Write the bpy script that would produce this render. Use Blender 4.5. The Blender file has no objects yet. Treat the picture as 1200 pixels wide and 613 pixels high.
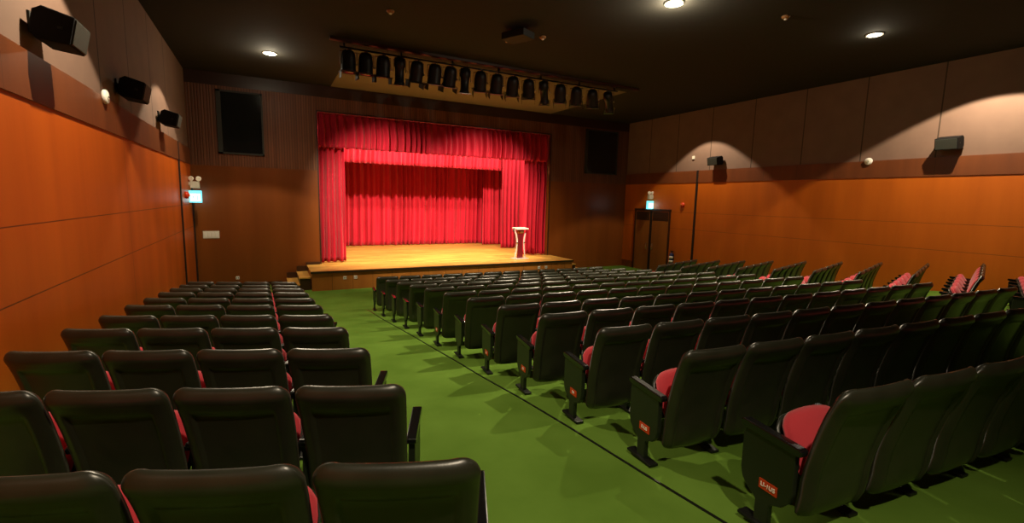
import bpy, bmesh, math, random
from mathutils import Matrix, Vector
random.seed(7)
PI = math.pi
SC = bpy.context.scene
COL = SC.collection

# ------------------------------------------------------------------ helpers
def prop(o, label=None, cat=None, group=None, kind=None):
    if label: o['label'] = label
    if cat: o['category'] = cat
    if group: o['group'] = group
    if kind: o['kind'] = kind
    return o

class MB:
    """collects simple solids into one mesh"""
    def __init__(s): s.v = []; s.f = []; s.m = []; s.sm = []
    def add(s, v, f, mi=0, smooth=False):
        b = len(s.v); s.v += [tuple(p) for p in v]
        for q in f: s.f.append(tuple(i + b for i in q)); s.m.append(mi); s.sm.append(smooth)
    def box(s, a, b, mi=0, M=None):
        x0, y0, z0 = a; x1, y1, z1 = b
        v = [(x0,y0,z0),(x1,y0,z0),(x1,y1,z0),(x0,y1,z0),(x0,y0,z1),(x1,y0,z1),(x1,y1,z1),(x0,y1,z1)]
        if M is not None: v = [tuple(M @ Vector(p)) for p in v]
        s.add(v, [(0,3,2,1),(4,5,6,7),(0,1,5,4),(1,2,6,5),(2,3,7,6),(3,0,4,7)], mi)
    def lathe(s, prof, n=20, M=None, mi=0, smooth=True):
        """prof: list of (r,z) bottom to top; revolves about z"""
        v = []
        for r, z in prof:
            for k in range(n):
                a = 2*PI*k/n; v.append((r*math.cos(a), r*math.sin(a), z))
        f = []
        for i in range(len(prof)-1):
            for k in range(n):
                k2 = (k+1) % n; f.append((i*n+k, i*n+k2, (i+1)*n+k2, (i+1)*n+k))
        f.append(tuple(reversed(range(n)))); f.append(tuple((len(prof)-1)*n+k for k in range(n)))
        if M is not None: v = [tuple(M @ Vector(p)) for p in v]
        s.add(v, f, mi, smooth)
    def tube(s, pts, r, n=8, mi=0):
        pts = [Vector(p) for p in pts]; rings = []
        for i, p in enumerate(pts):
            t = (pts[min(i+1, len(pts)-1)] - pts[max(i-1, 0)]).normalized()
            up = Vector((0,0,1)) if abs(t.z) < .95 else Vector((1,0,0))
            a = t.cross(up).normalized(); b = t.cross(a)
            rr = r[i] if isinstance(r, (list, tuple)) else r
            rings.append([p + (a*math.cos(2*PI*k/n) + b*math.sin(2*PI*k/n))*rr for k in range(n)])
        v = [q for R in rings for q in R]; f = []
        for i in range(len(pts)-1):
            for k in range(n):
                k2 = (k+1) % n; f.append((i*n+k, i*n+k2, (i+1)*n+k2, (i+1)*n+k))
        f.append(tuple(reversed(range(n)))); f.append(tuple((len(pts)-1)*n+k for k in range(n)))
        s.add(v, f, mi, True)
    def prism(s, poly, axis, a, b, mi=0, M=None):
        """poly 2D outline extruded along axis from a to b; 2D = the other two axes in order"""
        def P(p, t):
            q = [p[0], p[1]]; q.insert(axis, t); return tuple(q)
        n = len(poly); v = [P(p, a) for p in poly] + [P(p, b) for p in poly]
        if M is not None: v = [tuple(M @ Vector(p)) for p in v]
        f = [tuple(range(n)), tuple(reversed(range(n, 2*n)))]
        for k in range(n):
            k2 = (k+1) % n; f.append((k, k+n, k2+n, k2))
        s.add(v, f, mi)
    def build(s, name, mats, parent=None, bevel=0, seg=2, loc=None):
        me = bpy.data.meshes.new(name); me.from_pydata(s.v, [], s.f)
        if not isinstance(mats, (list, tuple)): mats = [mats]
        for m in mats: me.materials.append(m)
        for p, mi, sm in zip(me.polygons, s.m, s.sm): p.material_index = mi; p.use_smooth = sm
        bm = bmesh.new(); bm.from_mesh(me); bmesh.ops.recalc_face_normals(bm, faces=bm.faces)
        if bevel > 0:
            bmesh.ops.bevel(bm, geom=[e for e in bm.edges if len(e.link_faces) == 2 and e.calc_face_angle(0) > .5],
                            offset=bevel, segments=seg, profile=.6, affect='EDGES')
        bm.to_mesh(me); bm.free(); me.update()
        o = bpy.data.objects.new(name, me); COL.objects.link(o)
        if parent: o.parent = parent
        if loc: o.location = loc
        return o

def empty(name, loc=(0,0,0), rz=0):
    o = bpy.data.objects.new(name, None); o.empty_display_size = .1
    COL.objects.link(o); o.location = loc; o.rotation_euler = (0,0,rz); return o
def kids(o, table):
    return table.get(o, [])
def struct(o): return prop(o, kind='structure')

# ------------------------------------------------------------------ materials
def mat(name, col, rough=.5, metal=0, spec=.5, sheen=0, coat=0, emit=None, es=0, bump=None, vary=None):
    m = bpy.data.materials.new(name); m.use_nodes = True
    nt = m.node_tree; b = nt.nodes['Principled BSDF']
    b.inputs['Base Color'].default_value = (*col, 1); b.inputs['Roughness'].default_value = rough
    b.inputs['Metallic'].default_value = metal; b.inputs['Specular IOR Level'].default_value = spec
    b.inputs['Sheen Weight'].default_value = sheen; b.inputs['Coat Weight'].default_value = coat
    b.inputs['Coat Roughness'].default_value = .15
    if emit: b.inputs['Emission Color'].default_value = (*emit, 1); b.inputs['Emission Strength'].default_value = es
    geo = nt.nodes.new('ShaderNodeTexCoord')
    if vary:
        c2, scale, stretch, detail = vary
        mp = nt.nodes.new('ShaderNodeMapping'); mp.inputs['Scale'].default_value = stretch
        nz = nt.nodes.new('ShaderNodeTexNoise'); nz.inputs['Scale'].default_value = scale; nz.inputs['Detail'].default_value = detail
        rp = nt.nodes.new('ShaderNodeValToRGB'); rp.color_ramp.elements[0].position = .35; rp.color_ramp.elements[1].position = .65
        rp.color_ramp.elements[0].color = (*col, 1); rp.color_ramp.elements[1].color = (*c2, 1)
        nt.links.new(geo.outputs['Object'], mp.inputs[0]); nt.links.new(mp.outputs[0], nz.inputs['Vector'])
        nt.links.new(nz.outputs[0], rp.inputs[0]); nt.links.new(rp.outputs[0], b.inputs['Base Color'])
    if bump:
        scale, strength, dist = bump
        nz = nt.nodes.new('ShaderNodeTexNoise'); nz.inputs['Scale'].default_value = scale; nz.inputs['Detail'].default_value = 4
        bp = nt.nodes.new('ShaderNodeBump'); bp.inputs['Strength'].default_value = strength; bp.inputs['Distance'].default_value = dist
        nt.links.new(geo.outputs['Object'], nz.inputs['Vector']); nt.links.new(nz.outputs[0], bp.inputs['Height'])
        nt.links.new(bp.outputs[0], b.inputs['Normal'])
    return m

def seam_mat(name, c1, c2, yl=(), zl=(), axis='Y', rough=.4, width=.012, stretch=(1,1,1), scale=3, seamcol=(.01,.005,.003), seamz=None, spec=.5, patch=None):
    """panelled surface: colour streaks plus thin dark joints at given world positions"""
    m = bpy.data.materials.new(name); m.use_nodes = True; nt = m.node_tree; N = nt.nodes; L = nt.links
    b = N['Principled BSDF']; b.inputs['Roughness'].default_value = rough; b.inputs['Specular IOR Level'].default_value = spec
    g = N.new('ShaderNodeNewGeometry'); sx = N.new('ShaderNodeSeparateXYZ'); L.new(g.outputs['Position'], sx.inputs[0])
    mp = N.new('ShaderNodeMapping'); mp.inputs['Scale'].default_value = stretch; L.new(g.outputs['Position'], mp.inputs[0])
    nz = N.new('ShaderNodeTexNoise'); nz.inputs['Scale'].default_value = scale; nz.inputs['Detail'].default_value = 6; L.new(mp.outputs[0], nz.inputs['Vector'])
    rp = N.new('ShaderNodeValToRGB'); rp.color_ramp.elements[0].position = .3; rp.color_ramp.elements[1].position = .7
    rp.color_ramp.elements[0].color = (*c1,1); rp.color_ramp.elements[1].color = (*c2,1); L.new(nz.outputs[0], rp.inputs[0])
    col = rp.outputs[0]; mask = None
    def line(sock, v):
        a = N.new('ShaderNodeMath'); a.operation = 'COMPARE'; L.new(sock, a.inputs[0]); a.inputs[1].default_value = v; a.inputs[2].default_value = width/2
        return a.outputs[0]
    for sock, vals in ((sx.outputs[axis], yl), (sx.outputs['Z'], zl)):
        for v in vals:
            o = line(sock, v)
            if mask is None: mask = o
            else:
                q = N.new('ShaderNodeMath'); q.operation = 'MAXIMUM'; L.new(mask, q.inputs[0]); L.new(o, q.inputs[1]); mask = q.outputs[0]
    if mask is not None:
        mx = N.new('ShaderNodeMixRGB'); L.new(mask, mx.inputs[0]); L.new(col, mx.inputs[1]); mx.inputs[2].default_value = (*seamcol,1); col = mx.outputs[0]
    L.new(col, b.inputs['Base Color']); return m

M = {}
M['vinyl'] = mat('dark_vinyl', (.021,.023,.013), rough=.33, spec=.6, bump=(60,.15,.002), vary=((.029,.030,.018), 6, (1,1,1), 3))
M['plastic'] = mat('black_plastic', (.013,.018,.010), rough=.38, spec=.5)
M['gloss'] = mat('gloss_black_pad', (.006,.006,.006), rough=.18, spec=.6)
M['fabric'] = mat('red_seat_fabric', (.52,.045,.06), rough=.9, spec=.2, sheen=.3, bump=(220,.3,.002))
M['steel'] = mat('dark_steel', (.02,.022,.018), rough=.4, metal=.6)
M['tag'] = mat('red_tag', (.6,.05,.01), rough=.4)
M['tagframe'] = mat('tag_holder', (.02,.02,.02), rough=.3)
M['white'] = mat('white_paint', (.8,.78,.7), rough=.5)
M['letters'] = mat('white_letters', (.9,.85,.75), rough=.5)
M['offwhite'] = mat('cream_plastic', (.75,.72,.6), rough=.4)
M['carpet'] = mat('green_carpet', (.095,.185,.022), rough=1, spec=.05, bump=(350,.5,.004), vary=((.125,.235,.032), 1.6, (1,1,1), 8))
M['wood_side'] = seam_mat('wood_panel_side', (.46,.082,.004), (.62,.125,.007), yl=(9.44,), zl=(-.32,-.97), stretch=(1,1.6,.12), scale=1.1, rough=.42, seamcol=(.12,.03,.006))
M['wood_side_right'] = seam_mat('wood_panel_right', (.46,.100,.004), (.60,.140,.007), yl=(), zl=(-.32,-.97), stretch=(1,1.6,.25), scale=1.1, rough=.42, seamcol=(.22,.06,.01))
M['wood_band'] = seam_mat('wood_top_band', (.13,.038,.012), (.19,.055,.015), yl=(5.6,7.9,9.0,10.1,12.1), stretch=(1,2,.3), scale=1.5, rough=.4, seamcol=(.09,.03,.01))
M['upper_l'] = seam_mat('upper_wall_left', (.18,.108,.076), (.21,.127,.088), yl=(5.5,8.6,10.26,12.04,13.7), scale=2, rough=.8, width=.04, seamcol=(.05,.03,.02))
M['upper_r'] = seam_mat('upper_wall_right', (.18,.108,.076), (.21,.127,.088), yl=(3.9,5.64,7.3,8.94,10.62,12.3,13.9,15.4), scale=2, rough=.8, width=.03, seamcol=(.06,.035,.02))
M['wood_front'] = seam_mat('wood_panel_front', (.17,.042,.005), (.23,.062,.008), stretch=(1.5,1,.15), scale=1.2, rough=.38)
M['wood_riser'] = seam_mat('stage_riser_wood', (.36,.12,.02), (.46,.17,.03), yl=[1.1+.61*i for i in range(1,16)], axis='X', stretch=(2,1,.2), scale=1.5, rough=.4, seamcol=(.12,.05,.012))
M['nosing'] = mat('stage_nosing', (.03,.015,.008), rough=.35)
M['skirt'] = mat('dark_skirting', (.04,.015,.006), rough=.4)
M['ceil_dark'] = mat('dark_ceiling', (.013,.011,.006), rough=.9, bump=(30,.2,.01))
M['ceil_beige'] = mat('beige_ceiling', (.18,.15,.10), rough=.9)
M['black'] = mat('matte_black', (.008,.008,.008), rough=.7)
M['fixture'] = mat('spotlight_black', (.012,.012,.012), rough=.45, metal=.2)
M['chrome'] = mat('chrome', (.8,.8,.82), rough=.12, metal=1)
M['silver'] = mat('worn_silver', (.5,.5,.5), rough=.3, metal=1)
M['velvet'] = mat('crimson_velvet', (.46,.004,.022), rough=.7, spec=.25, sheen=.12, vary=((.54,.007,.032), 4, (1,1,.2), 4))
M['velvet_dark'] = mat('deep_crimson_velvet', (.38,.004,.020), rough=.7, spec=.2, sheen=.1, vary=((.46,.008,.03), 4, (1,1,.2), 4))
M['groove'] = mat('groove_black', (.01,.005,.003), rough=.6)
M['spk'] = mat('speaker_cabinet', (.006,.005,.005), rough=.8, spec=.2)
M['spk_grille'] = mat('speaker_grille', (.03,.033,.025), rough=.6, bump=(400,.5,.003))
M['door'] = seam_mat('door_wood', (.24,.08,.012), (.33,.11,.016), stretch=(1,2,.2), scale=1.4, rough=.4)
M['glass_dark'] = mat('dark_glass', (.01,.012,.012), rough=.08, spec=.7)
M['lamp'] = mat('lamp_glow', (1,.9,.75), emit=(1,.86,.62), es=60)
M['lamp_white'] = mat('lamp_glow_white', (1,.95,.9), emit=(1,.93,.85), es=14)
M['exit'] = mat('exit_sign_glow', (.2,.7,.7), emit=(.10,.62,.72), es=1.6)
M['exit_white'] = mat('exit_symbol', (.8,.95,.95), emit=(.75,.95,1.0), es=2.2)
M['emerg'] = mat('emergency_head', (.85,.83,.7), rough=.3)
M['emerg_body'] = mat('emergency_body', (.55,.56,.46), rough=.4)
M['bell'] = mat('red_alarm', (.75,.06,.02), rough=.3)
M['ext'] = mat('extinguisher_dark', (.02,.03,.11), rough=.3)
M['maroon'] = mat('maroon_panel', (.16,.008,.015), rough=.3)
M['acryl'] = mat('frosted_acrylic', (.7,.62,.58), rough=.15)
M['orange_lacquer'] = mat('copper_lacquer', (.55,.18,.06), rough=.35)
M['orange'] = mat('orange_logo', (.8,.2,.02), rough=.4)

# ribbed cladding of the front wall
def ribbed():
    m = bpy.data.materials.new('ribbed_wood'); m.use_nodes = True; nt = m.node_tree; N = nt.nodes; L = nt.links
    b = N['Principled BSDF']; b.inputs['Roughness'].default_value = .5
    g = N.new('ShaderNodeNewGeometry'); s = N.new('ShaderNodeSeparateXYZ'); L.new(g.outputs['Position'], s.inputs[0])
    w = N.new('ShaderNodeMath'); w.operation = 'MULTIPLY'; L.new(s.outputs['X'], w.inputs[0]); w.inputs[1].default_value = 2*PI/.075
    si = N.new('ShaderNodeMath'); si.operation = 'SINE'; L.new(w.outputs[0], si.inputs[0])
    rp = N.new('ShaderNodeMapRange'); L.new(si.outputs[0], rp.inputs[0]); rp.inputs[1].default_value = -.9; rp.inputs[2].default_value = -.2
    fl = N.new('ShaderNodeMath'); fl.operation = 'DIVIDE'; L.new(s.outputs['X'], fl.inputs[0]); fl.inputs[1].default_value = .075
    fo = N.new('ShaderNodeMath'); fo.operation = 'FLOOR'; L.new(fl.outputs[0], fo.inputs[0])
    wn = N.new('ShaderNodeTexWhiteNoise'); wn.noise_dimensions = '1D'; L.new(fo.outputs[0], wn.inputs['W'])
    cr = N.new('ShaderNodeValToRGB'); cr.color_ramp.elements[0].color = (.15,.050,.018,1); cr.color_ramp.elements[1].color = (.22,.080,.032,1)
    L.new(wn.outputs['Value'], cr.inputs[0])
    mx = N.new('ShaderNodeMixRGB'); L.new(rp.outputs[0], mx.inputs[0]); mx.inputs[1].default_value = (.12,.042,.016,1); L.new(cr.outputs[0], mx.inputs[2])
    bp = N.new('ShaderNodeBump'); bp.inputs['Strength'].default_value = .6; bp.inputs['Distance'].default_value = .01; L.new(rp.outputs[0], bp.inputs['Height'])
    L.new(bp.outputs[0], b.inputs['Normal']); L.new(mx.outputs[0], b.inputs['Base Color']); return m
M['ribbed'] = ribbed()

# stage boards
def boards():
    m = bpy.data.materials.new('stage_boards'); m.use_nodes = True; nt = m.node_tree; N = nt.nodes; L = nt.links
    b = N['Principled BSDF']; b.inputs['Roughness'].default_value = .35
    g = N.new('ShaderNodeNewGeometry')
    mp = N.new('ShaderNodeMapping'); mp.inputs['Rotation'].default_value = (0,0,0); L.new(g.outputs['Position'], mp.inputs[0])
    br = N.new('ShaderNodeTexBrick'); L.new(mp.outputs[0], br.inputs['Vector']); br.inputs['Scale'].default_value = 1
    br.inputs['Brick Width'].default_value = 1.1; br.inputs['Row Height'].default_value = .11; br.inputs['Mortar Size'].default_value = .003
    br.inputs['Color1'].default_value = (.62,.32,.06,1); br.inputs['Color2'].default_value = (.78,.45,.10,1); br.inputs['Mortar'].default_value = (.36,.15,.035,1)
    nz = N.new('ShaderNodeTexNoise'); nz.inputs['Scale'].default_value = 1.2; m2 = N.new('ShaderNodeMapping'); m2.inputs['Scale'].default_value = (.6,4,1)
    L.new(g.outputs['Position'], m2.inputs[0]); L.new(m2.outputs[0], nz.inputs['Vector']); nz.inputs['Detail'].default_value = 5
    mr = N.new('ShaderNodeMapRange'); L.new(nz.outputs[0], mr.inputs[0]); mr.inputs[1].default_value = .3; mr.inputs[2].default_value = .7; mr.inputs[3].default_value = .6; mr.inputs[4].default_value = 1.1
    mx = N.new('ShaderNodeMixRGB'); mx.blend_type = 'MULTIPLY'; mx.inputs[0].default_value = 1; L.new(br.outputs[0], mx.inputs[1]); L.new(mr.outputs[0], mx.inputs[2])
    L.new(mx.outputs[0], b.inputs['Base Color']); return m
M['boards'] = boards()

# ------------------------------------------------------------------ room numbers
XL, XR = -1.96, 14.58
YB, YF = -4.2, 16.8
ZB, ZT, ZC = .828, 1.279, 3.527
ZFL, ZST, YE = -2.869, -2.263, 15.107
OX0, OX1, OZ = 1.576, 10.454, 2.703
ZTOP = [-.82,-.905,-.975,-1.06,-1.165,-1.255,-1.355,-1.45,-1.55,-1.66,-1.77,-1.86]
YC = [1.07,1.95,2.78,3.64,4.52,5.42,6.32,7.23,8.12,9.06,10.03,11.01]
HT = .83
def interp(xs, ys, x):
    if x <= xs[0]: return ys[0] + (x-xs[0])*(ys[1]-ys[0])/(xs[1]-xs[0])
    for i in range(len(xs)-1):
        if x <= xs[i+1]: return ys[i] + (x-xs[i])*(ys[i+1]-ys[i])/(xs[i+1]-xs[i])
    return ys[-1]
SX = [y+.12 for y in YC] + [12.6]; SZ = [z-HT for z in ZTOP] + [ZFL]
def prof(s): return interp(SX, SZ, s)
def bow(x, A):
    u = (x-2.2)/6.5; return -A*(1.35*u-.35*u*u)
def Afun(s): return min(.5, max(.3, .5-(s-4)*.05))
TL, TR = math.tan(math.radians(21.5)), math.tan(math.radians(17))
def G(x, s):
    A = Afun(s)
    if x < .57: return .2 + (.57-x)*TL
    if x < 2.2: return .2*(2.2-x)/1.63
    if x < 8.7: return bow(x, A)
    e = bow(8.7, A)
    if x < 10.2: return e + (x-8.7)/1.5*(-.52-e)
    return -.52 + (x-10.2)*TR
def floor_z(x, y): return prof(y - G(x, y))

# ------------------------------------------------------------------ setting
def floor_mesh():
    nx, ny = 90, 110; v = []; f = []
    for j in range(ny+1):
        y = YB + (YF-YB)*j/ny
        for i in range(nx+1):
            x = XL + (XR-XL)*i/nx; v.append((x, y, floor_z(x, y)))
    for j in range(ny):
        for i in range(nx):
            a = j*(nx+1)+i; f.append((a, a+1, a+nx+2, a+nx+1))
    mb = MB(); mb.add(v, f, 0, True); o = mb.build('floor', M['carpet']); struct(o)
floor_mesh()

def side_wall(name, x, sgn, mats):
    mb = MB()
    # backing, upper wall, wood panelling standing 4 cm proud, top band
    mb.box((min(x, x-sgn*.2), YB, -3.3), (max(x, x-sgn*.2), YF+.2, ZC+.1), 0)
    p = x + sgn*.03; mb.box((min(x, p), YB, -3.2), (max(x, p), YF, ZB), 1)
    p = x + sgn*.05; mb.box((min(x, p), YB, ZB), (max(x, p), YF, ZT), 2)
    return struct(mb.build(name, mats))
side_wall('wall_left', XL, 1, [M['upper_l'], M['wood_side'], M['wood_band']])
side_wall('wall_right', XR, -1, [M['upper_r'], M['wood_side_right'], M['wood_band']])
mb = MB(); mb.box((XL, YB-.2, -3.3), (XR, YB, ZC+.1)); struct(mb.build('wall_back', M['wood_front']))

mb = MB()
def fw(x0, x1, z0, z1, mi): mb.box((x0, YF, z0), (x1, YF+.22, z1), mi)
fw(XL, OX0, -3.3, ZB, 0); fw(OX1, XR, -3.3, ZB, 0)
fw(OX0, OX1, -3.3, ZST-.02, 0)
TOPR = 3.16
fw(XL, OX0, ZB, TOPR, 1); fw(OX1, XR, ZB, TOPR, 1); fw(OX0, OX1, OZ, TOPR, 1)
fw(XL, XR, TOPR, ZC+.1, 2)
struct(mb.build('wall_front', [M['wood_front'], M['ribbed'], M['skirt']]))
# narrow return lining the proscenium opening
mb = MB(); mb.box((OX0-.03, YF-.02, OZ), (OX1+.03, YF+.02, OZ+.04)); mb.box((OX0-.04, YF-.02, ZST), (OX0, YF+.02, OZ+.04)); mb.box((OX1, YF-.02, ZST), (OX1+.04, YF+.02, OZ+.04))
struct(mb.build('trim_1', M['skirt']))

mb = MB(); mb.box((XL, YB, ZC), (XR, 12.2, ZC+.2), 0); mb.box((XL, 12.2, ZC), (2.0, YF, ZC+.2), 0); mb.box((2.0, 12.2, ZC), (10.4, YF, ZC+.2), 1); mb.box((10.4, 12.2, ZC), (XR, YF, ZC+.2), 0)
struct(mb.build('ceiling', [M['ceil_dark'], M['ceil_beige']]))
mb = MB(); mb.box((1.4, 11.62, ZC-.06), (10.4, 11.74, ZC)); struct(mb.build('trim_2', M['skirt']))
# dark vertical shadow gaps of the side walls
for i, (x, y, sg, w) in enumerate(((XL, 14.63, 1, .10), (XR, 12.78, -1, .09))):
    mb = MB(); mb.box((min(x, x+sg*.058), y-w/2, -3.0), (max(x, x+sg*.058), y+w/2, ZT+.005))
    struct(mb.build('trim_%d' % (3+i), M['groove']))
mb = MB(); mb.box((XL, YF-.12, -3.0), (XL+.06, YF-.001, .25)); struct(mb.build('trim_5', M['groove']))
mb = MB(); mb.box((XL+.03, YF-.03, -3.0), (OX0-1.2, YF, ZFL+.10)); struct(mb.build('baseboard_front', M['skirt']))
mb = MB(); mb.box((11.3, YF-.03, -3.0), (XR-.03, YF, ZFL+.30)); mb.box((XR-.06, 16.1, -3.0), (XR-.03, YF-.03, ZFL+.30)); struct(mb.build('baseboard_right', M['wood_front']))

# stage house
mb = MB(); mb.box((-1.9, 24.0, -3.2), (14.4, 24.2, 5.2)); struct(mb.build('wall_stage_back', M['black']))
mb = MB(); mb.box((-2.1, YF+.22, -3.2), (-1.9, 24.2, 5.2)); struct(mb.build('wall_stage_left', M['black']))
mb = MB(); mb.box((14.4, YF+.22, -3.2), (14.6, 24.2, 5.2)); struct(mb.build('wall_stage_right', M['black']))
mb = MB(); mb.box((-2.1, YF+.22, 5.2), (14.6, 24.2, 5.4)); struct(mb.build('ceiling_stage', M['black']))
mb = MB(); mb.box((-2.1, YF+.0, ZC+.1), (14.6, YF+.22, 5.4)); struct(mb.build('wall_stage_front', M['black']))

# stage: floor boards, riser, nosing and steps
SX0, SX1 = 1.11, 10.63
st = empty('stage', ((SX0+SX1)/2, YE, ZFL)); prop(st, 'raised timber stage with honey coloured boards in front of the red curtains', 'stage')
def child_build(mb, name, mats, parent, bevel=0):
    lx, ly, lz = parent.location; mb.v = [(a-lx, b-ly, c-lz) for a, b, c in mb.v]; return mb.build(name, mats, parent, bevel)
mb = MB(); mb.box((SX0, YE, ZST-.05), (SX1, YF+.001, ZST)); mb.box((-1.88, YF+.23, ZST-.05), (14.38, 23.98, ZST)); mb.box((OX0+.0, YF, ZST-.049), (OX1, YF+.24, ZST-.0005))
child_build(mb, 'stage_floor', M['boards'], st)
mb = MB(); mb.box((SX0+.03, YE+.03, ZFL-.1), (SX1-.03, YF-.01, ZST-.05)); child_build(mb, 'riser', M['wood_riser'], st)
mb = MB(); mb.box((SX0-.01, YE-.02, ZST-.065), (SX1+.01, YE+.0, ZST-.004)); child_build(mb, 'nosing', M['nosing'], st, .004)
for sgn, xe in ((-1, SX0), (1, SX1)):
    for k, zt in ((1, ZST-.205), (2, ZST-.405)):
        x0 = xe + sgn*.30*(k-1) ; x1 = xe + sgn*.30*k
        a, b = min(x0, x1), max(x0, x1)
        mb = MB(); mb.box((a, YE+.28, ZFL-.05), (b, YF-.02, zt-.035), 1); mb.box((a-.012, YE+.25, zt-.035), (b+.012, YF-.02, zt), 0)
        child_build(mb, 'step', [M['boards'], M['skirt']], st)
        mb = MB(); mb.box((a, YF-.10, zt), (b, YF-.02, zt+.17)); child_build(mb, 'step_stringer', M['skirt'], st)
mb = MB(); mb.box((SX0-.02, YF-.10, ZST), (OX0-.06, YF-.02, ZST+.08)); child_build(mb, 'step_stringer', M['skirt'], st)

# ------------------------------------------------------------------ curtains
def curtain(name, x0, x1, z0, z1, y, amp, wl, m, seed, gather=0, label='', nz=26, hem=.0, dens=9, group=None, cat='curtain'):
    rnd = random.Random(seed); W = x1-x0; nx = int(W/wl*dens)
    ph = [rnd.uniform(0, 2*PI) for _ in range(8)]
    def fold(u):                      # u in metres along the cloth
        d = u + .18*wl*math.sin(u*1.7+ph[0]) + .25*wl*math.sin(u*4.1+ph[1])
        a = amp*(.75+.35*math.sin(u*2.3+ph[2])*math.sin(u*.9+ph[3]))
        return a*math.sin(2*PI*d/wl) + .35*amp*math.sin(2*PI*d/(wl*2.3)+ph[4])
    v = []; f = []
    for j in range(nz+1):
        t = j/nz; z = z0 + (z1-z0)*t
        for i in range(nx+1):
            s = i/nx; xx = x0 + W*s
            k = 1
            if gather:                # cloth hangs fuller at the top and sways towards one side at the foot
                xx = x0 + W*s + gather*(1-t)**1.5*(.25*W)*(s if gather > 0 else 1-s)
            yy = y + fold(s*W + .02*math.sin(5*t+ph[5]))*(.55+.45*(1-t) if t > .85 else 1)
            yy += .25*amp*math.sin(2*PI*s*W/(wl*.7)+ph[6])*(1-t)
            v.append((xx, yy, z + hem*math.sin(2*PI*s*W/(wl)+ph[7])*(1-t)))
    for j in range(nz):
        for i in range(nx):
            a = j*(nx+1)+i; f.append((a, a+1, a+nx+2, a+nx+1))
    mb = MB(); mb.add(v, f, 0, True); cx, cz = (x0+x1)/2, z0
    mb.v = [(a-cx, b-y, c-cz) for a, b, c in mb.v]
    o = mb.build(name, m, loc=(cx, y, cz)); so = o.modifiers.new('cloth', 'SOLIDIFY'); so.thickness = .012
    return prop(o, label, cat, group)
curtain('front_valance', OX0+.02, OX1-.02, 1.60, OZ-.01, 16.90, .115, .23, M['velvet_dark'], 1, label='deep red pleated valance across the top of the stage opening', hem=.012, nz=12)
curtain('stage_curtain', OX0+.03, 2.42, ZST+.03, 1.75, 17.14, .12, .19, M['velvet'], 2, gather=-.6, label='red velvet curtain hanging at the left edge of the stage opening')
curtain('stage_curtain', 9.43, OX1+.25, ZST+.03, 1.75, 17.14, .12, .19, M['velvet'], 3, gather=0, label='red velvet curtain at the right edge of the stage opening, behind the lectern')
curtain('stage_border', -.3, 9.92, 1.38, 3.2, 20.25, .09, .20, M['velvet'], 4, label='bright red pleated border hanging across mid stage behind the front valance', hem=.01, nz=12, cat='curtain')
curtain('wing_curtain', 9.76, 11.8, ZST+.03, 3.2, 19.9, .10, .24, M['velvet_dark'], 5, label='tall darker red wing curtain standing just behind the lectern side curtain')
curtain('wing_curtain', 9.60, 11.4, ZST+.03, 3.2, 21.7, .10, .24, M['velvet'], 6, label='farther red wing curtain beside the right end of the backdrop curtain')
curtain('backdrop_curtain', .2, 10.9, ZST+.02, 3.4, 22.55, .13, .25, M['velvet'], 7, label='wide red backdrop curtain closing the rear of the stage')

# ------------------------------------------------------------------ lectern
lec = empty('lectern', (8.78, 16.12, ZST), math.radians(8)); prop(lec, 'slim lectern with maroon centre panel and pale curved sides standing on the stage', 'lectern')
mb = MB(); mb.box((-.30,-.20,0), (.30,.20,.03)); mb.build('base', M['acryl'], lec, .008)
mb = MB(); mb.prism([(-.13,.03),(.13,.03),(.10,.35),(.10,.75),(.17,1.12),(-.17,1.12),(-.10,.75),(-.10,.35)], 1, -.03, .03); mb.build('centre_panel', M['maroon'], lec)
for s in (-1, 1):
    pts = [(s*.24,-.02,.03),(s*.20,-.02,.25),(s*.17,-.02,.5),(s*.17,-.02,.75),(s*.22,-.02,.98),(s*.30,-.02,1.16)]
    mb = MB(); mb.tube(pts, [.026,.024,.028,.034,.028,.022], 10); mb.build('side_post', M['acryl'], lec)
    mb = MB(); mb.tube([(s*.17,.10,.03),(s*.14,.10,.5),(s*.20,.10,1.1)], .014, 8); mb.build('rear_post', M['chrome'], lec)
    mb = MB(); mb.lathe([(.03,-.02),(.045,0),(.03,.02)], 14, Matrix.Translation((s*.18,-.045,.62)) @ Matrix.Rotation(PI/2,4,'X')); mb.build('boss', M['chrome'], lec)
Mx = Matrix.Translation((0,0,1.18)) @ Matrix.Rotation(math.radians(5),4,'X')
mb = MB(); mb.box((-.29,-.16,-.02), (.29,.16,.03), 0, Mx); mb.build('reading_top', M['offwhite'], lec, .008)
mb = MB(); mb.box((-.15,-.045,1.0), (.15,-.03,1.09)); nm = mb.build('name_plate', M['orange'], lec, .003); nm['label'] = 'small orange and white plate'
mb = MB(); mb.box((-.02,-.052,1.02), (.12,-.044,1.07)); mb.build('plate_patch', M['white'], nm)
mb = MB(); mb.tube([(-.30,.0,1.2),(-.36,-.05,1.13),(-.42,-.08,1.08)], .02, 8); mb.build('microphone', M['steel'], lec)

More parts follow.
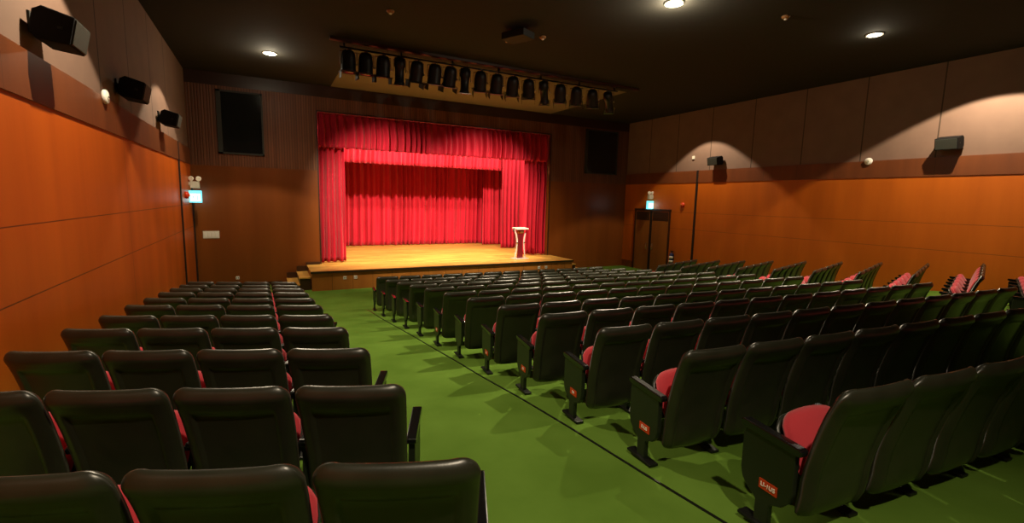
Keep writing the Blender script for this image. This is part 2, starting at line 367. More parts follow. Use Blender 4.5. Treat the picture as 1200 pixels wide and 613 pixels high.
# ------------------------------------------------------------------ seats
def rr_half(v, W0, W1, L, rt, rb):
    """half width at arc length v of a rounded panel, bottom width W0, top W1"""
    w = W0 + (W1-W0)*(v/L)
    if v > L-rt: d = v-(L-rt); w = w - rt + math.sqrt(max(0, rt*rt-d*d))
    if v < rb: d = rb-v; w = w - rb + math.sqrt(max(0, rb*rb-d*d))
    return w
def spine(t):      # side profile of the backrest, t 0 bottom .. 1 top -> (y, z)
    P = [(0.045,.135),(.005,.165),(-.015,.25),(-.025,.38),(-.055,.52),(-.100,.68),(-.150,.81),(-.166,.859)]
    x = t*(len(P)-1); i = min(int(x), len(P)-2); f = x-i
    def cr(a,b,c,d,f): return .5*((2*b)+(-a+c)*f+(2*a-5*b+4*c-d)*f*f+(-a+3*b-3*c+d)*f**3)
    p0,p1,p2,p3 = P[max(i-1,0)],P[i],P[i+1],P[min(i+2,len(P)-1)]
    return cr(p0[0],p1[0],p2[0],p3[0],f), cr(p0[1],p1[1],p2[1],p3[1],f)
_S = [spine(i/400) for i in range(401)]; _A = [0]
for i in range(400): _A.append(_A[-1] + math.hypot(_S[i+1][0]-_S[i][0], _S[i+1][1]-_S[i][1]))
BL = _A[-1]
def centre_line(t):      # the same profile, spaced evenly along its length
    a = max(0, min(1, t))*BL
    for i in range(400):
        if _A[i+1] >= a:
            f = (a-_A[i])/(_A[i+1]-_A[i]); return (_S[i][0]+f*(_S[i+1][0]-_S[i][0]), _S[i][1]+f*(_S[i+1][1]-_S[i][1]))
    return _S[-1]
def backrest_mesh():
    us = [-1,-.985,-.95,-.88,-.80,-.74,-.70,-.67,-.5,-.25,0,.25,.5,.67,.70,.74,.80,.88,.95,.985,1]
    ts = [0,.01,.03,.07,.12,.2,.3,.4,.5,.6,.68,.76,.80,.83,.85,.88,.91,.935,.955,.97,.983,.992,.997,1]
    L = BL; v = []; f = []
    def sm(a, b, x): x = max(0, min(1, (x-a)/(b-a))); return x*x*(3-2*x)
    n = len(us)
    for t in ts:
        y, z = centre_line(t); y2, z2 = centre_line(min(1, t+.01)); y1, z1 = centre_line(max(0, t-.01))
        ty, tz = y2-y1, z2-z1; l = math.hypot(ty, tz); ty /= l; tz /= l
        ny, nz = -tz, ty                     # rearwards normal
        w = rr_half(t*L, .240, .259, L, .070, .09)
        endr = (max(0, 1-(abs(2*t-1))**14))**.5
        bend = lambda u: .010*(1-u*u)        # the back is curved like a shallow bowl
        for side in (1, -1):
            seq = us if side == 1 else list(reversed(us))
            for u in seq:
                e = max(0, 1-abs(u)**6)**.5*endr
                if side == 1:
                    d = .036*e + bend(u)
                    inset = sm(.745, .69, abs(u))*sm(.85, .815, t)*sm(.02, .08, t)
                    d -= .014*inset
                    d += .012*math.exp(-((t-.945)/.04)**2)*e      # fat top roll
                else: d = -.042*e*(1-.62*sm(.93, .80, abs(u))) + bend(u)
                v.append((u*w, y+ny*d, z+nz*d))
    m = 2*n
    for j in range(len(ts)-1):
        for i in range(m):
            i2 = (i+1) % m; f.append((j*m+i, j*m+i2, (j+1)*m+i2, (j+1)*m+i))
    f.append(tuple(reversed(range(m)))); f.append(tuple((len(ts)-1)*m+i for i in range(m)))
    return v, f
def cushion_mesh():
    us = [-1,-.97,-.88,-.7,-.35,0,.35,.7,.88,.97,1]; ts = [.20,.22,.26,.34,.45,.56,.66,.74,.80,.85,.88,.895]
    v = []; f = []; n = len(us)
    for t in ts:
        y, z = centre_line(t); y2, z2 = centre_line(min(1,t+.01)); y1, z1 = centre_line(max(0,t-.01))
        ty, tz = y2-y1, z2-z1; l = math.hypot(ty, tz); ny, nz = -tz/l, ty/l
        w = rr_half(t*BL, .206, .212, BL*.91, .075, .09)
        q = (t-.20)/.695; endr = max(0, 1-abs(2*q-1)**8)**.5
        for side in (1, -1):
            for u in (us if side == 1 else reversed(us)):
                e = max(0, 1-abs(u)**5)**.5*endr
                b = .010*(1-u*u)
                d = (-.006 if side == 1 else -.010-.040*e) + b
                v.append((u*w, y+ny*d, z+nz*d))
    m = 2*n
    for j in range(len(ts)-1):
        for i in range(m):
            i2 = (i+1) % m; f.append((j*m+i, j*m+i2, (j+1)*m+i2, (j+1)*m+i))
    f.append(tuple(reversed(range(m)))); f.append(tuple((len(ts)-1)*m+i for i in range(m)))
    return v, f
SEATROT = Matrix.Translation((0,.035,.33)) @ Matrix.Rotation(math.radians(60),4,'X')
def pad_mesh(W, Lh, T, mid, n1=10, dome=.02):
    """rounded slab: x -W..W, y 0..Lh, thickness T about z=mid; front edge rounded"""
    us = [-1,-.97,-.9,-.75,-.4,0,.4,.75,.9,.97,1]; ts = [0,.02,.06,.15,.35,.6,.8,.9,.95,.98,.995,1]
    v = []; f = []
    for t in ts:
        w = W*(1-.35*max(0,(t-.62)/.38)**2.6); w *= (.96+.04*min(1,t/.1))
        for side in (1,-1):
            for u in (us if side == 1 else reversed(us)):
                e = max(0,1-abs(u)**6)**.5*max(0,1-abs(2*t-1)**10)**.5
                z = mid + (T*.5*e + dome*e*(1-u*u) if side == 1 else -T*.5*e)
                v.append((u*w, t*Lh*(1-.05*u*u*t), z))
    m = 2*len(us)
    for j in range(len(ts)-1):
        for i in range(m):
            i2 = (i+1) % m; f.append((j*m+i, j*m+i2, (j+1)*m+i2, (j+1)*m+i))
    f.append(tuple(reversed(range(m)))); f.append(tuple((len(ts)-1)*m+i for i in range(m)))
    return v, f

P = .535           # seat pitch
def place(v, Mx): return [tuple(Mx @ Vector(p)) for p in v]
def arm_parts(x, parent, panel=True, outer=0):
    Mp = Matrix.Translation((x,0,0))
    mb = MB()
    mb.prism([(-.035,.505),(-.03,.478),(.0,.475),(.29,.488),(.315,.502),(.315,.522),(.30,.532),(-.02,.515)], 0, x-.026, x+.026)
    mb.build('armrest', M['gloss'], parent, .006)
    mb = MB()
    out = [(.0,.482),(.285,.490),(.297,.45),(.297,.26),(.285,.21),(.25,.17),(.205,.145),(.195,.13),(.195,.015),(.115,.015),(.115,.13),(.10,.15),(.05,.17),(.015,.21),(.0,.26)]
    mb.prism(out, 0, x-.017, x+.017)
    mb.build('side_panel', M['plastic'], parent, .005)
    mb = MB(); mb.box((x-.035,.03,0), (x+.035,.28,.018)); mb.build('foot_plate', M['steel'], parent, .004)

def make_seat():
    r = empty('auditorium_seat')
    v, f = backrest_mesh(); mb = MB(); mb.add(v, f, 0, True); mb.build('backrest', M['vinyl'], r)
    v, f = cushion_mesh(); mb = MB(); mb.add(v, f, 0, True); mb.build('back_cushion', M['fabric'], r)
    v, f = pad_mesh(.212,.31,.075,.02); mb = MB(); mb.add(place(v, SEATROT), f, 0, True); s = mb.build('seat', M['fabric'], r)
    v, f = pad_mesh(.208,.30,.03,-.035, dome=-.0); mb = MB(); mb.add(place(v, SEATROT), f, 0, True); mb.build('seat_pan', M['plastic'], s)
    return r
proto = make_seat(); arm_parts(-P/2, proto)
extra = empty('extra_holder'); arm_parts(P/2, extra)
proto_children = list(proto.children); extra_children = list(extra.children)

def copy_seat(loc, rz, first=False, both=False):
    if first: r = proto
    else:
        r = proto.copy(); COL.objects.link(r)
        for ch in proto_children:
            c = ch.copy(); COL.objects.link(c); c.parent = r
            for g in ch.children:
                d = g.copy(); COL.objects.link(d); d.parent = c
    if both:
        for ch in extra_children:
            c = ch.copy(); COL.objects.link(c); c.parent = r
    r.location = loc; r.rotation_euler = (0,0,rz)
    return r

def text_mesh(body, size, name, m, parent, Mx):
    cu = bpy.data.curves.new(name, 'FONT'); cu.body = body; cu.size = size; cu.align_x = 'CENTER'; cu.align_y = 'CENTER'; cu.extrude = .0012; cu.offset = .0006
    t = bpy.data.objects.new(name, cu); COL.objects.link(t); bpy.context.view_layer.update()
    me = bpy.data.meshes.new_from_object(t.evaluated_get(bpy.context.evaluated_depsgraph_get()))
    bpy.data.objects.remove(t)
    o = bpy.data.objects.new(name, me); COL.objects.link(o); me.materials.clear(); me.materials.append(m)
    me.transform(Mx); o.parent = parent; return o
def tag(seat, x, side, text, w=.092, y0=.125, z0=.235):
    """number tag on the outer face of an aisle panel; side -1 = faces -x"""
    xs = x + side*.0175
    mb = MB(); mb.box((min(xs, xs+side*.003), y0-w/2-.006, z0-.026), (max(xs, xs+side*.003), y0+w/2+.006, z0+.026)); h = mb.build('number_plate', M['tag'], seat)
    h['label'] = 'red seat number plate with white characters'
    Mx = Matrix.Translation((xs+side*.0045, y0, z0)) @ (Matrix.Rotation(-PI/2,4,'Z') if side < 0 else Matrix.Rotation(PI/2,4,'Z')) @ Matrix.Rotation(PI/2,4,'X')
    text_mesh(text, .031, 'number_lettering', M['letters'], h, Mx)

ORD = ['nearest','second','third','fourth','fifth','sixth','seventh','eighth','ninth','tenth','eleventh','twelfth']
ONUM = ['first','second','third','fourth','fifth','sixth','seventh','eighth','ninth','tenth','eleventh','twelfth']
def rowname(k, n):
    return 'row nearest the camera' if k == 0 else ('front row by stage' if k == n-1 else ORD[k]+' row from camera')
first = [True]
def put(cx, cy, a, lbl, grp, both=False):
    """(cx,cy): where the top left corner of the back is, a: row direction"""
    d = Vector((math.cos(a), math.sin(a))); fdir = Vector((-math.sin(a), math.cos(a)))
    o = Vector((cx, cy)) + d*(P/2) + fdir*.16
    s = copy_seat((o.x, o.y, 0), a, first[0], both); first[0] = False
    prop(s, lbl, 'theatre seat', grp)
    return s, o
# left block: four seats a row, eleven rows
YL = [1.25,2.13,2.98,3.86,4.77,5.68,6.60,7.53,8.47,9.45,10.48]
aL = math.radians(-21.5)
for k in range(11):
    xr = .575-.007*k
    z = None
    for n in range(4):
        cx = xr - (n+1)*P*math.cos(aL); cy = YL[k] - (n+1)*P*math.sin(aL)
        pos = ['beside the green aisle','second from the aisle','third from the aisle','beside the left wall'][n]
        s, o = put(cx, cy, aL, 'black and red seat, left block, %s, %s' % (rowname(k, 11), pos), 'seats in the left block', n == 0)
        if z is None: z = floor_z(o.x, o.y)
        s.location.z = z
# centre block: twelve rows of twelve
seat_tags = {0: 'LI-1US', 1: 'E-US', 2: 'EH', 3: 'E-I', 4: 'EL', 6: 'HH'}
for k in range(12):
    A = Afun(YC[k]); cx = 2.2; cy = YC[k]
    nmax = 6 if k == 0 else (11 if k == 1 else 12); z = None
    for n in range(nmax):
        nx = cx + P; ny = YC[k] + bow(nx, A); a = math.atan2(ny-cy, nx-cx)
        if k == 0 and n >= 0: pass
        pos = 'beside the green aisle' if n == 0 else ('last by right aisle' if n == 11 else ONUM[n]+' from green aisle')
        s, o = put(cx, cy, a, 'black and red seat, centre block, %s, %s' % (rowname(k, 12), pos), 'seats in the centre block', n == 11)
        if z is None: z = floor_z(o.x, o.y)
        s.location.z = z
        if n == 0 and k in seat_tags: tag(s, -P/2, -1, seat_tags[k])
        cx += P*math.cos(a); cy += P*math.sin(a)
# right block: five seats a row, turned towards the stage
aR = math.radians(17); YR = {3:2.27,4:3.14,5:4.03,6:4.9,7:5.75,8:6.63,9:7.55,10:8.43,11:9.31,12:10.2}
for idx, k in enumerate(sorted(YR)):
    z = None
    for n in range(5):
        cx = 10.22 + n*P*math.cos(aR); cy = YR[k] + n*P*math.sin(aR)
        pos = ['on the aisle side','second from the aisle','middle seat','fourth from the aisle','end seat by the right wall'][n]
        s, o = put(cx, cy, aR, 'black and red seat, right block, %s, %s' % (rowname(idx, 10), pos), 'seats in the right block', n == 4)
        if z is None: z = prof(YR[k]+.52+.12)
        s.location.z = z
for ch in extra_children: bpy.data.objects.remove(ch)
bpy.data.objects.remove(extra)

# thin dark strip standing in for a carpet seam, runs along the feet of the centre block beside the aisle
mb = MB(); pts = []
for i in range(46):
    y = .4 + i*.25; pts.append((2.10, y, floor_z(2.10, y)+.008))
v = []; f = []
for p in pts:
    for dx, dz in ((-.009,-.01),(.009,-.01),(.006,.000),(-.006,.000)): v.append((p[0]+dx, p[1], p[2]+dz))
for j in range(len(pts)-1):
    for i in range(4): f.append((j*4+i, j*4+(i+1)%4, (j+1)*4+(i+1)%4, (j+1)*4+i))
mb.add(v, f); struct(mb.build('trim_6', M['steel']))

# ------------------------------------------------------------------ wall loudspeakers
def speaker(x, y, z, sg, tilt, label):
    r = empty('wall_loudspeaker', (x, y, z)); prop(r, label, 'loudspeaker', 'loudspeakers along the side walls')
    Mx = Matrix.Rotation(sg*math.radians(tilt),4,'Y')
    d0, d1 = (.12, .40)
    def X(a): return sg*a
    out = [(.37,-.135),(.37,.135),(.12,.155),(.06,.10),(.06,-.10),(.12,-.155)]
    mb = MB(); mb.prism([(X(a), b) for a, b in out], 1, -.22, .22, 0, Mx); mb.build('cabinet', M['spk'], r, .012)
    mb = MB(); mb.box((min(X(.365),X(.385)),-.20,-.12), (max(X(.365),X(.385)),.20,.12), 0, Mx); mb.build('grille', M['spk_grille'], r, .006)
    mb = MB(); mb.box((min(0,X(.02)),-.08,-.10), (max(0,X(.02)),.08,.10)); mb.box((min(0,X(.16)),-.03,-.03), (max(0,X(.08)),.03,.03)); mb.build('bracket', M['steel'], r, .004)
    for s in (-1,1):
        mb = MB(); mb.box((min(X(.26),X(.30)), s*.222-.004,-.012), (max(X(.26),X(.30)), s*.222+.004,.012), 0, Mx); mb.build('side_clip', M['steel'], r, .002)
speaker(XL, 6.45, 1.60, 1, 12, 'black loudspeaker on the upper left wall, closest to the camera')
speaker(XL, 9.45, 1.60, 1, 12, 'black loudspeaker on the upper left wall, middle of three')
speaker(XL, 12.6, 1.60, 1, 12, 'black loudspeaker on the upper left wall, closest to the stage')
speaker(XR, 5.33, 1.62, -1, 12, 'black loudspeaker on the upper right wall, closest to the camera')
speaker(XR, 11.9, 1.62, -1, 12, 'small far black loudspeaker on the upper right wall above the red seats')

def roundel(x, y, z, sg, label):
    r = empty('wall_sensor', (x, y, z)); prop(r, label, 'sensor', 'round white units on the side walls')
    Mx = Matrix.Rotation(sg*PI/2,4,'Y')
    mb = MB(); mb.lathe([(.085,0),(.095,.01),(.095,.04),(.08,.055)], 28, Mx); mb.build('housing', M['white'], r)
    mb = MB(); mb.lathe([(.05,.054),(.045,.062),(.02,.064)], 20, Mx); mb.build('lens', M['offwhite'], r)
    mb = MB(); mb.box((sg*.062-.003,-.03,-.008),(sg*.062+.003,.03,.008)); mb.build('slot', M['steel'], r)
roundel(XL+.05, 8.45, 1.27, 1, 'round white wall unit on the left wall between two loudspeakers')
roundel(XR-.05, 7.05, 1.27, -1, 'round white wall unit on the right wall left of the big loudspeaker')
mb = MB(); mb.box((XR-.05, 13.0, 1.72),(XR, 13.1, 1.84)); prop(mb.build('wall_sensor', M['offwhite'], bevel=.008), 'tiny white box on the upper right wall near the far loudspeaker', 'sensor')

# ------------------------------------------------------------------ exit signs with emergency heads
def exit_sign(x, y, z, sg, label, elabel):
    r = empty('exit_sign', (x, y, z)); prop(r, label, 'exit sign', 'lit exit signs on the side walls')
    mb = MB(); mb.box((min(0,sg*.30),-.05,-.17),(max(0,sg*.30),.05,.17)); mb.build('sign_box', M['exit'], r, .006)
    for s in (-1,1):
        yy = s*.052
        mb = MB(); mb.box((min(sg*.03,sg*.27),yy-.002,-.13),(max(sg*.03,sg*.27),yy+.002,.08)); p = mb.build('sign_face', M['exit_white'], r)
        # running figure in a doorway, in dark green
        q = MB(); cy = yy+s*.004
        q.box((sg*.20-.012,cy-.002,-.11),(sg*.20+.012,cy+.002,.05)); q.lathe([(.014,-.002),(.014,.002)], 12, Matrix.Translation((sg*.11,cy,.045)) @ Matrix.Rotation(PI/2,4,'X'))
        q.tube([(sg*.11,cy,.02),(sg*.10,cy,-.04)], .012, 6); q.tube([(sg*.10,cy,-.04),(sg*.15,cy,-.06),(sg*.15,cy,-.10)], .008, 6); q.tube([(sg*.10,cy,-.04),(sg*.07,cy,-.08),(sg*.04,cy,-.10)], .008, 6)
        q.tube([(sg*.11,cy,.015),(sg*.15,cy,-.01)], .007, 6); q.tube([(sg*.11,cy,.015),(sg*.07,cy,-.02)], .007, 6)
        q.build('running_figure', M['exit'], p)
    e = empty('emergency_light', (x, y, z+.36)); prop(e, elabel, 'emergency light', 'twin head emergency lights over the exit signs')
    mb = MB(); mb.box((min(sg*.04,sg*.26),-.06,-.12),(max(sg*.04,sg*.26),.06,.07)); mb.box((min(0,sg*.05),-.03,-.05),(max(0,sg*.05),.03,.05)); mb.build('battery_box', M['emerg_body'], e, .008)
    for s in (.07,.24):
        Mx = Matrix.Translation((sg*s,-.01,.15)) @ Matrix.Rotation(PI/2+.25,4,'X') @ Matrix.Rotation((s-.15)*3*sg,4,'Y')
        mb = MB(); mb.lathe([(.03,-.05),(.06,-.02),(.07,.03),(.062,.035),(.03,.03)], 18, Mx); hd = mb.build('lamp_head', M['emerg'], e)
        mb = MB(); mb.tube([(sg*s,-.0,.07),(sg*s,-.0,.12)], .012, 8); mb.build('lamp_stem', M['emerg_body'], hd)
exit_sign(XL+.03, 16.2, -.10, 1, 'glowing exit sign high on the left wall by the front corner', 'twin headed emergency light above the left exit sign')
exit_sign(XR-.03, 15.05, -.06, -1, 'glowing exit sign above the double door on the right', 'twin headed emergency light above the right exit sign')
def bell(x, y, z, sg, label):
    r = empty('fire_alarm', (x, y, z)); prop(r, label, 'fire alarm', 'red fire alarms on the side walls')
    Mx = Matrix.Rotation(sg*PI/2,4,'Y')
    mb = MB(); mb.lathe([(.09,0),(.10,.02),(.09,.06),(.05,.085),(.02,.09)], 24, Mx); mb.build('sounder', M['bell'], r)
    mb = MB(); mb.lathe([(.035,.085),(.03,.10),(.01,.105)], 16, Mx); mb.build('lens', M['orange'], r)
bell(XL+.03, 15.5, -.06, 1, 'red fire alarm sounder on the left wall beside the exit sign')
bell(XR-.03, 13.4, -.02, -1, 'red fire alarm sounder on the right wall beside the double door')

# fire extinguisher
r = empty('fire_extinguisher', (XR-.14, 13.72, -2.45)); prop(r, 'dark blue fire extinguisher with white labels hung on the right wall', 'fire extinguisher')
mb = MB(); mb.lathe([(.075,0),(.09,.02),(.09,.40),(.07,.46),(.03,.50)], 24); mb.build('cylinder', M['ext'], r)
for z0, h in ((.27,.10),(.12,.08)):
    mb = MB(); mb.lathe([(.0915,z0),(.0915,z0+h)], 24); lb = mb.build('paper_label', M['letters'], r); lb['label'] = 'white label band'
mb = MB(); mb.lathe([(.022,.50),(.022,.56),(.03,.57)], 14); mb.box((-.02,-.09,.565),(.02,.06,.585)); mb.build('valve', M['steel'], r)
mb = MB(); mb.tube([(0,-.05,.55),(0,-.12,.45),(0,-.11,.25),(0,-.10,.12)], .012, 8); mb.build('hose', M['black'], r)
mb = MB(); mb.box((.09,-.04,.2),(.111,.04,.42)); mb.build('wall_bracket', M['steel'], r)

# ------------------------------------------------------------------ double door on the right wall
d = empty('door_1', (XR-.03, 15.02, ZFL)); struct(d)
def dchild(mb, name, m, par, bev=0): return struct(mb.build(name, m, par, bev))
HD = 2.58
mb = MB(); mb.box((-.05,-1.03,0),(0,-.97,HD)); mb.box((-.05,.97,0),(0,1.03,HD)); mb.box((-.06,-1.05,HD-.02),(0,1.05,HD+.07)); dchild(mb, 'door_frame', M['skirt'], d)
mb = MB(); mb.box((-.03,-.96,.01),(0,-.03,HD-.03)); l1 = dchild(mb, 'door_leaf', M['door'], d)
mb = MB(); mb.box((-.03,.10,.01),(0,.96,HD-.03)); l2 = dchild(mb, 'door_leaf', M['door'], d)
mb = MB(); mb.box((-.035,-.03,.01),(-.0,.10,HD-.03)); dchild(mb, 'door_gap', M['groove'], d)
mb = MB(); mb.box((-.045,.19,.9),(-.03,.26,1.2)); mb.tube([(-.07,.22,.93),(-.09,.22,1.0),(-.09,.22,1.12),(-.07,.22,1.17)], .012, 8); dchild(mb, 'door_handle', M['chrome'], l2)
mb = MB(); mb.box((-.045,-.15,.9),(-.03,-.09,1.2)); mb.tube([(-.07,-.12,.93),(-.09,-.12,1.0),(-.09,-.12,1.12),(-.07,-.12,1.17)], .012, 8); dchild(mb, 'door_handle', M['chrome'], l1)
mb = MB(); mb.box((-.034,-.93,HD-.42),(-.030,-.06,HD-.06)); mb.box((-.034,.13,HD-.42),(-.030,.93,HD-.06)); dchild(mb, 'door_transom', M['skirt'], d)

# ------------------------------------------------------------------ dark control windows either side of the proscenium
for i, (x0, x1, z0, z1) in enumerate(((-1.2, .02, 1.19, 3.05), (12.2, 13.95, 1.22, 3.1))):  # right one enlarged, its black also stands for darkness on the wall end
    w = empty('window_%d' % (i+1), ((x0+x1)/2, YF, z0)); struct(w)
    a, b, h = x0-(x0+x1)/2, x1-(x0+x1)/2, z1-z0
    mb = MB(); mb.box((a,-.045,0),(a+.12,0,h)); mb.box((b-.05,-.045,0),(b,0,h)); mb.box((a,-.045,0),(b,0,.05)); mb.box((a,-.045,h-.05),(b,0,h)); dchild(mb, 'window_frame', M['spk_grille'], w)
    mb = MB(); mb.box((a+.12,-.02,.05),(b-.05,-.005,h-.05)); dchild(mb, 'window_pane', M['glass_dark'], w)

# plates and sockets
def socket(x, y, z, label, w=.10, h=.10, grp='white sockets', n=2):
    r = empty('wall_socket', (x, y, z)); prop(r, label, 'socket', grp)
    mb = MB(); mb.box((-w/2,-.014,-h/2),(w/2,0,h/2)); mb.build('plate', M['white'], r, .004)
    for i in range(n):
        mb = MB(); xx = (i-(n-1)/2)*w*.45; mb.box((xx-.008,-.018,-.02),(xx+.008,-.013,.02)); mb.build('socket_hole', M['steel'], r)
for x, l in ((2.08,'white socket on the stage riser, leftmost of the left pair'), (2.40,'white socket on the stage riser, right one of the left pair'), (9.08,'white socket on the stage riser, left one of the right pair'), (9.40,'white socket on the stage riser, rightmost of the right pair')):
    socket(x, YE+.03, -2.50, l)
socket(-.88, YF, -2.60, 'white socket low on the front wall left of the stage steps')
r = empty('light_switch', (-1.52, YF, -1.24)); prop(r, 'wide pale switch plate on the front wall near the left corner', 'switch')
mb = MB(); mb.box((-.20,-.02,-.11),(.22,0,.11)); mb.build('plate', M['offwhite'], r, .006)
for i in range(4):
    mb = MB(); mb.box((-.17+i*.095,-.03,-.07),(-.10+i*.095,-.018,.07)); mb.build('rocker', M['white'], r, .003)

# ------------------------------------------------------------------ ceiling things
def downlight(x, y, label, m, rad=.10, lit=True):
    r = empty('ceiling_downlight', (x, y, ZC)); prop(r, label, 'downlight', 'round ceiling downlights')
    mb = MB(); n = 28; v = []; f = []
    prof_ = [(rad*1.28,-.004),(rad*1.28,-.02),(rad*1.02,-.024),(rad*.98,-.004)]
    for q, z in prof_:
        for k in range(n): v.append((q*math.cos(2*PI*k/n), q*math.sin(2*PI*k/n), z))
    for i in range(4):
        for k in range(n): f.append((i*n+k, i*n+(k+1)%n, ((i+1)%4)*n+(k+1)%n, ((i+1)%4)*n+k))
    mb.add(v, f, 0, True); mb.build('trim_ring', M['steel'] if not lit else M['white'], r)
    mb = MB(); mb.lathe([(rad*.5,-.035),(rad*.96,-.02),(rad*.96,-.006)], n); mb.build('lamp_disc', m, r)
downlight(.23, 13.79, 'bright round ceiling downlight, farthest left, near the front wall', M['lamp'], .13)
downlight(6.53, 6.53, 'brightest round ceiling downlight at the top centre of the view', M['lamp'], .13)
downlight(11.13, 5.57, 'glowing oval looking ceiling downlight at the upper right', M['lamp_white'], .12)
M['lamp_off'] = mat('lamp_off', (.25,.22,.16), rough=.3)
def detector(x, y, label):
    r = empty('smoke_detector', (x, y, ZC)); prop(r, label, 'smoke detector', 'small ceiling detectors')
    Mx = Matrix.Rotation(PI,4,'X')
    mb = MB(); mb.lathe([(.075,0),(.075,.02),(.05,.045),(.03,.05)], 20, Mx); mb.build('base', M['brass'], r)
    mb = MB(); mb.lathe([(.028,.05),(.028,.065),(.015,.072)], 14, Mx); mb.build('sensor_cap', M['letters'], r)
M['brass'] = mat('brown_plastic', (.35,.17,.07), rough=.4)
detector(8.74, 5.91, 'small brown ceiling detector between the two right downlights')
detector(2.24, 9.50, 'small ceiling detector above the left side of the stage lights')
detector(5.45, 9.22, 'small ceiling detector right of the black ceiling projector')
r = empty('ceiling_projector', (4.75, 9.1, ZC)); prop(r, 'black angular projector hung from the ceiling in front of the stage lights', 'projector')
mb = MB(); mb.box((-.20,-.32,-.22),(.20,.25,-.08), 0, Matrix.Rotation(.45,4,'Z')); mb.build('casing', M['black'], r, .02)
mb = MB(); mb.tube([(0,0,-.09),(0,0,0)], .03, 10); mb.build('ceiling_mount', M['steel'], r)
mb = MB(); mb.lathe([(.06,0),(.06,.06),(.05,.07)], 18, Matrix.Rotation(.45,4,'Z') @ Matrix.Translation((.05,.25,-.15)) @ Matrix.Rotation(-PI/2,4,'X')); mb.build('lens', M['glass_dark'], r)

# ------------------------------------------------------------------ stage lights on a ceiling bar
bar = empty('lighting_bar', (5.65, 12.0, ZC-.09)); prop(bar, 'long black ceiling bar carrying the row of stage spotlights', 'lighting bar')
mb = MB(); mb.tube([(-4.0,0,0),(4.2,0,0)], .024, 10); mb.build('pipe', M['steel'], bar)
for i in range(7):
    mb = MB(); mb.box((-3.9+i*1.33-.02,-.02,0),(-3.9+i*1.33+.02,.02,.09)); mb.build('hanger', M['steel'], bar)
RIG = [1.84, 2.23, 2.64, 3.04, 3.46, 3.93, 4.34, 4.76, 5.2, 5.68, 6.17, 6.68, 7.19, 7.74, 8.31, 8.9, 9.52]
kinds = ['par','par','par','profile','par','par','par','profile','par','par','par','par','profile','par','par','par','profile']
tilt = [4,6,12,10,22,18,24,8,28,26,30,34,38,30,36,40,44]
yawd = [0,0,0,-6,6,0,0,-6,-16,-14,-18,-30,-38,-30,-34,-38,-50]
def spot_fixture(x, kind, tl, yw, label):
    r = empty('stage_spotlight', (x, 12.0, ZC-.125)); prop(r, label, 'stage light', 'spotlights on the ceiling bar')
    B = Matrix.Rotation(math.radians(yw),4,'Z')
    mb = MB()
    mb.box((-.035,-.04,-.05),(.035,.04,.008), 0, B); mb.build('clamp', M['white'] if kind == 'profile' else M['orange_lacquer'], r, .004)
    mb = MB()
    hw = .185 if kind == 'par' else .15
    for s in (-1,1): mb.box((s*hw-.004 if s > 0 else -hw-.004,-.018,-.34),(s*hw+.004 if s > 0 else -hw+.004,.018,-.055), 0, B)
    mb.box((-hw-.004,-.018,-.063),(hw+.004,.018,-.05), 0, B); mb.build('yoke', M['fixture'], r)
    T = B @ Matrix.Translation((0,0,-.30)) @ Matrix.Rotation(math.radians(-(180-tl)),4,'X')
    # axis z of the body points out of the lens
    if kind == 'par': pr = [(.06,-.28),(.11,-.27),(.15,-.20),(.165,-.10),(.168,.14),(.172,.15),(.172,.21)]
    else: pr = [(.06,-.30),(.13,-.28),(.14,-.10),(.12,-.06),(.11,.0),(.11,.26),(.125,.27),(.125,.34)]
    mb = MB(); mb.lathe(pr, 20, T); hd = mb.build('lamp_body', M['fixture'], r)
    zf = pr[-1][1]; rf = pr[-1][0]
    mb = MB(); mb.lathe([(rf*.86,zf-.002),(rf*.7,zf+.012),(rf*.3,zf+.018)], 18, T); mb.build('lens', M['glass_dark'], hd)
    mb = MB(); g = rf+.03; mb.box((-g,-g,zf-.012),(g,-rf+.005,zf+.004), 0, T); mb.box((-g,rf-.005,zf-.012),(g,g,zf+.004), 0, T); mb.box((-g,-g,zf-.012),(-rf+.005,g,zf+.004), 0, T); mb.box((rf-.005,-g,zf-.012),(g,g,zf+.004), 0, T); mb.build('gel_frame', M['silver'] if x > 3.9 else M['fixture'], hd)
    mb = MB(); mb.lathe([(.03,-.01),(.03,.012)], 10, B @ Matrix.Translation((hw+.012,0,-.32)) @ Matrix.Rotation(PI/2,4,'Y')); mb.build('tilt_knob', M['silver'], r)
    if kind == 'par':
        for s in (-1,1):
            mb = MB(); mb.box((s*(rf+.01)-.003,-rf,zf),(s*(rf+.01)+.003,rf,zf+.14), 0, T @ Matrix.Translation((0,0,0)) ); mb.build('barn_door', M['fixture'], hd)
    mb = MB(); mb.tube([tuple(T @ Vector((.0,0,pr[0][1]))), tuple(T @ Vector((.03,.05,pr[0][1]-.06))), (.06,.0,-.12), (.03,0,-.05)], .009, 6); mb.build('power_cable', M['black'], r)
for i, x in enumerate(RIG):
    where = ['leftmost','second','third','fourth','fifth','sixth','seventh','eighth','ninth (middle)','tenth','eleventh','twelfth','thirteenth','fourteenth','fifteenth','sixteenth','rightmost'][i]
    lab = 'black stage spotlight on the ceiling bar, %s%s' % (where, '' if i in (0, 16) else ' from the left')
    spot_fixture(x, kinds[i], tilt[i], yawd[i], lab)

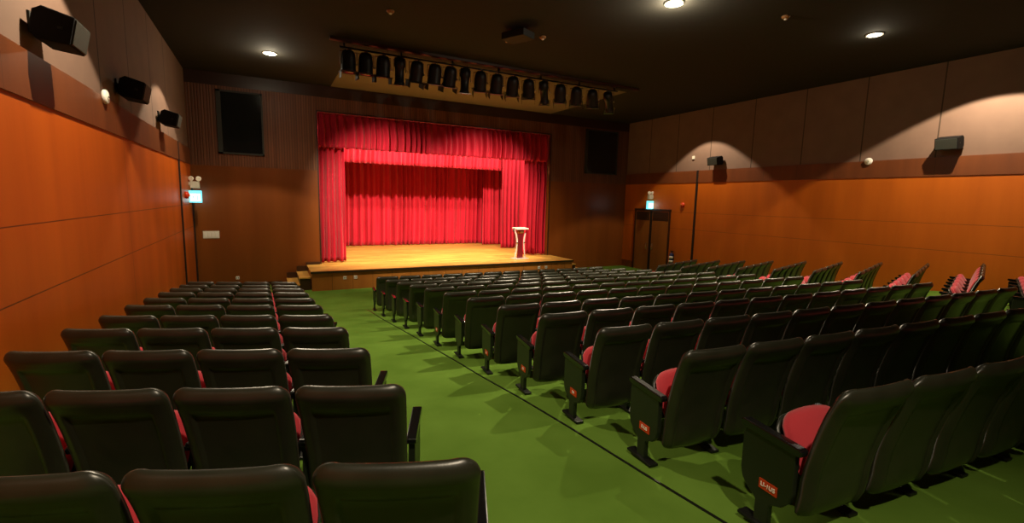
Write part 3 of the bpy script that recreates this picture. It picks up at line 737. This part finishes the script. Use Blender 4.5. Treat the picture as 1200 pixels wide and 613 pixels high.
# ------------------------------------------------------------------ lights
def spot(name, loc, target, power, angle, blend, col=(1,.82,.58), rad=.05):
    l = bpy.data.lights.new(name, 'SPOT'); l.energy = power; l.spot_size = math.radians(angle); l.spot_blend = blend; l.color = col; l.shadow_soft_size = rad
    o = bpy.data.objects.new(name, l); COL.objects.link(o); o.location = loc
    o.rotation_euler = (Vector(target)-Vector(loc)).to_track_quat('-Z','Y').to_euler(); return o
def down(name, x, y, power, angle=150, blend=.3, z=ZC-.06, tx=0, ty=0, col=(1,.82,.58), rad=.07):
    return spot(name, (x, y, z), (x+tx, y+ty, z-4), power, angle, blend, col, rad)
WARM = (1,.80,.52); CARP = (1,.86,.62)
EXPO = 0.3
# house downlights, plus two unseen fills added behind the camera
def glow(name, x, y, power, col=(1,.85,.6), dz=.16):
    l = bpy.data.lights.new(name, 'POINT'); l.energy = power; l.color = col; l.shadow_soft_size = .06
    o = bpy.data.objects.new(name, l); COL.objects.link(o); o.location = (x, y, ZC-dz); return o
glow('downlight_bulb_front_left', .23, 13.79, 22, dz=.2)
glow('downlight_bulb_centre', 6.53, 6.53, 70, dz=.18)
glow('downlight_bulb_right', 11.13, 5.57, 5, dz=.14)
down('downlight_lamp_front_left', .23, 13.79, 110, 130, .5)
down('downlight_lamp_centre', 6.53, 6.53, 1500, 118, .6)
down('downlight_lamp_right', 11.13, 5.57, 90, 110, .6)
down('added_fill_rear_left', .5, -1.0, 520, 106, .7, tx=-.7, ty=1.2)  # added fill behind the camera to brighten the aisle, no fixture
down('added_fill_rear_centre', 4.6, -1.0, 30, 118, .5)  # weak added fill behind the camera, no fixture
# wall washers (scallops with a crisp edge)
down('wall_washer_left_far', -.46, 12.9, 400, 104, .12, rad=.03)
down('wall_washer_left_near', -.56, 6.6, 640, 104, .12, rad=.03)
down('wall_washer_right_far', 13.28, 12.3, 400, 98, .15, rad=.03)
down('wall_washer_right_near', 13.15, 4.55, 680, 117, .1, rad=.03)
# stage light
for i, x in enumerate((2.8, 4.9, 7.1, 9.2)):
    spot('stage_wash_%d' % i, (x, 17.6, 2.95), (x, 21.4, -.9), 560, 150, .3, (1,.82,.55), .05)
for i, (x, tx, pw) in enumerate(((1.9, 4.2, 1700), (5.2, 7.6, 1100), (9.8, 7.0, 1500))):
    spot('stage_front_wash_%d' % i, (x, 12.6, 3.2), (tx, 17.2, -1.0), pw*1.5, 66, 1, (1,.84,.6), .06)

w = bpy.data.worlds.new('world'); SC.world = w; w.use_nodes = True
w.node_tree.nodes['Background'].inputs[0].default_value = (.01,.008,.006,1); w.node_tree.nodes['Background'].inputs[1].default_value = 0

# ------------------------------------------------------------------ camera
F, YAW, PITCH, ROLL = 550.0, .48229, -.12944, .02323
fw_ = Vector((math.sin(YAW)*math.cos(PITCH), math.cos(YAW)*math.cos(PITCH), math.sin(PITCH)))
rt = Vector((math.cos(YAW), -math.sin(YAW), 0)); up = rt.cross(fw_)
c, s = math.cos(ROLL), math.sin(ROLL)
rt2 = rt*c + up*s; up2 = up*c - rt*s
cam = bpy.data.cameras.new('camera'); cam.sensor_width = 36; cam.lens = F/1200*36; cam.clip_start = .02
co = bpy.data.objects.new('camera', cam); COL.objects.link(co)
co.matrix_world = Matrix(((rt2.x, up2.x, -fw_.x, 0), (rt2.y, up2.y, -fw_.y, 0), (rt2.z, up2.z, -fw_.z, 0), (0,0,0,1)))
SC.camera = co
SC.view_settings.view_transform = 'Standard'; SC.view_settings.look = 'None'
SC.view_settings.exposure = EXPO; SC.view_settings.gamma = 1; SC.view_settings.use_curve_mapping = False
SC.cycles.max_bounces = 8; SC.cycles.diffuse_bounces = 4
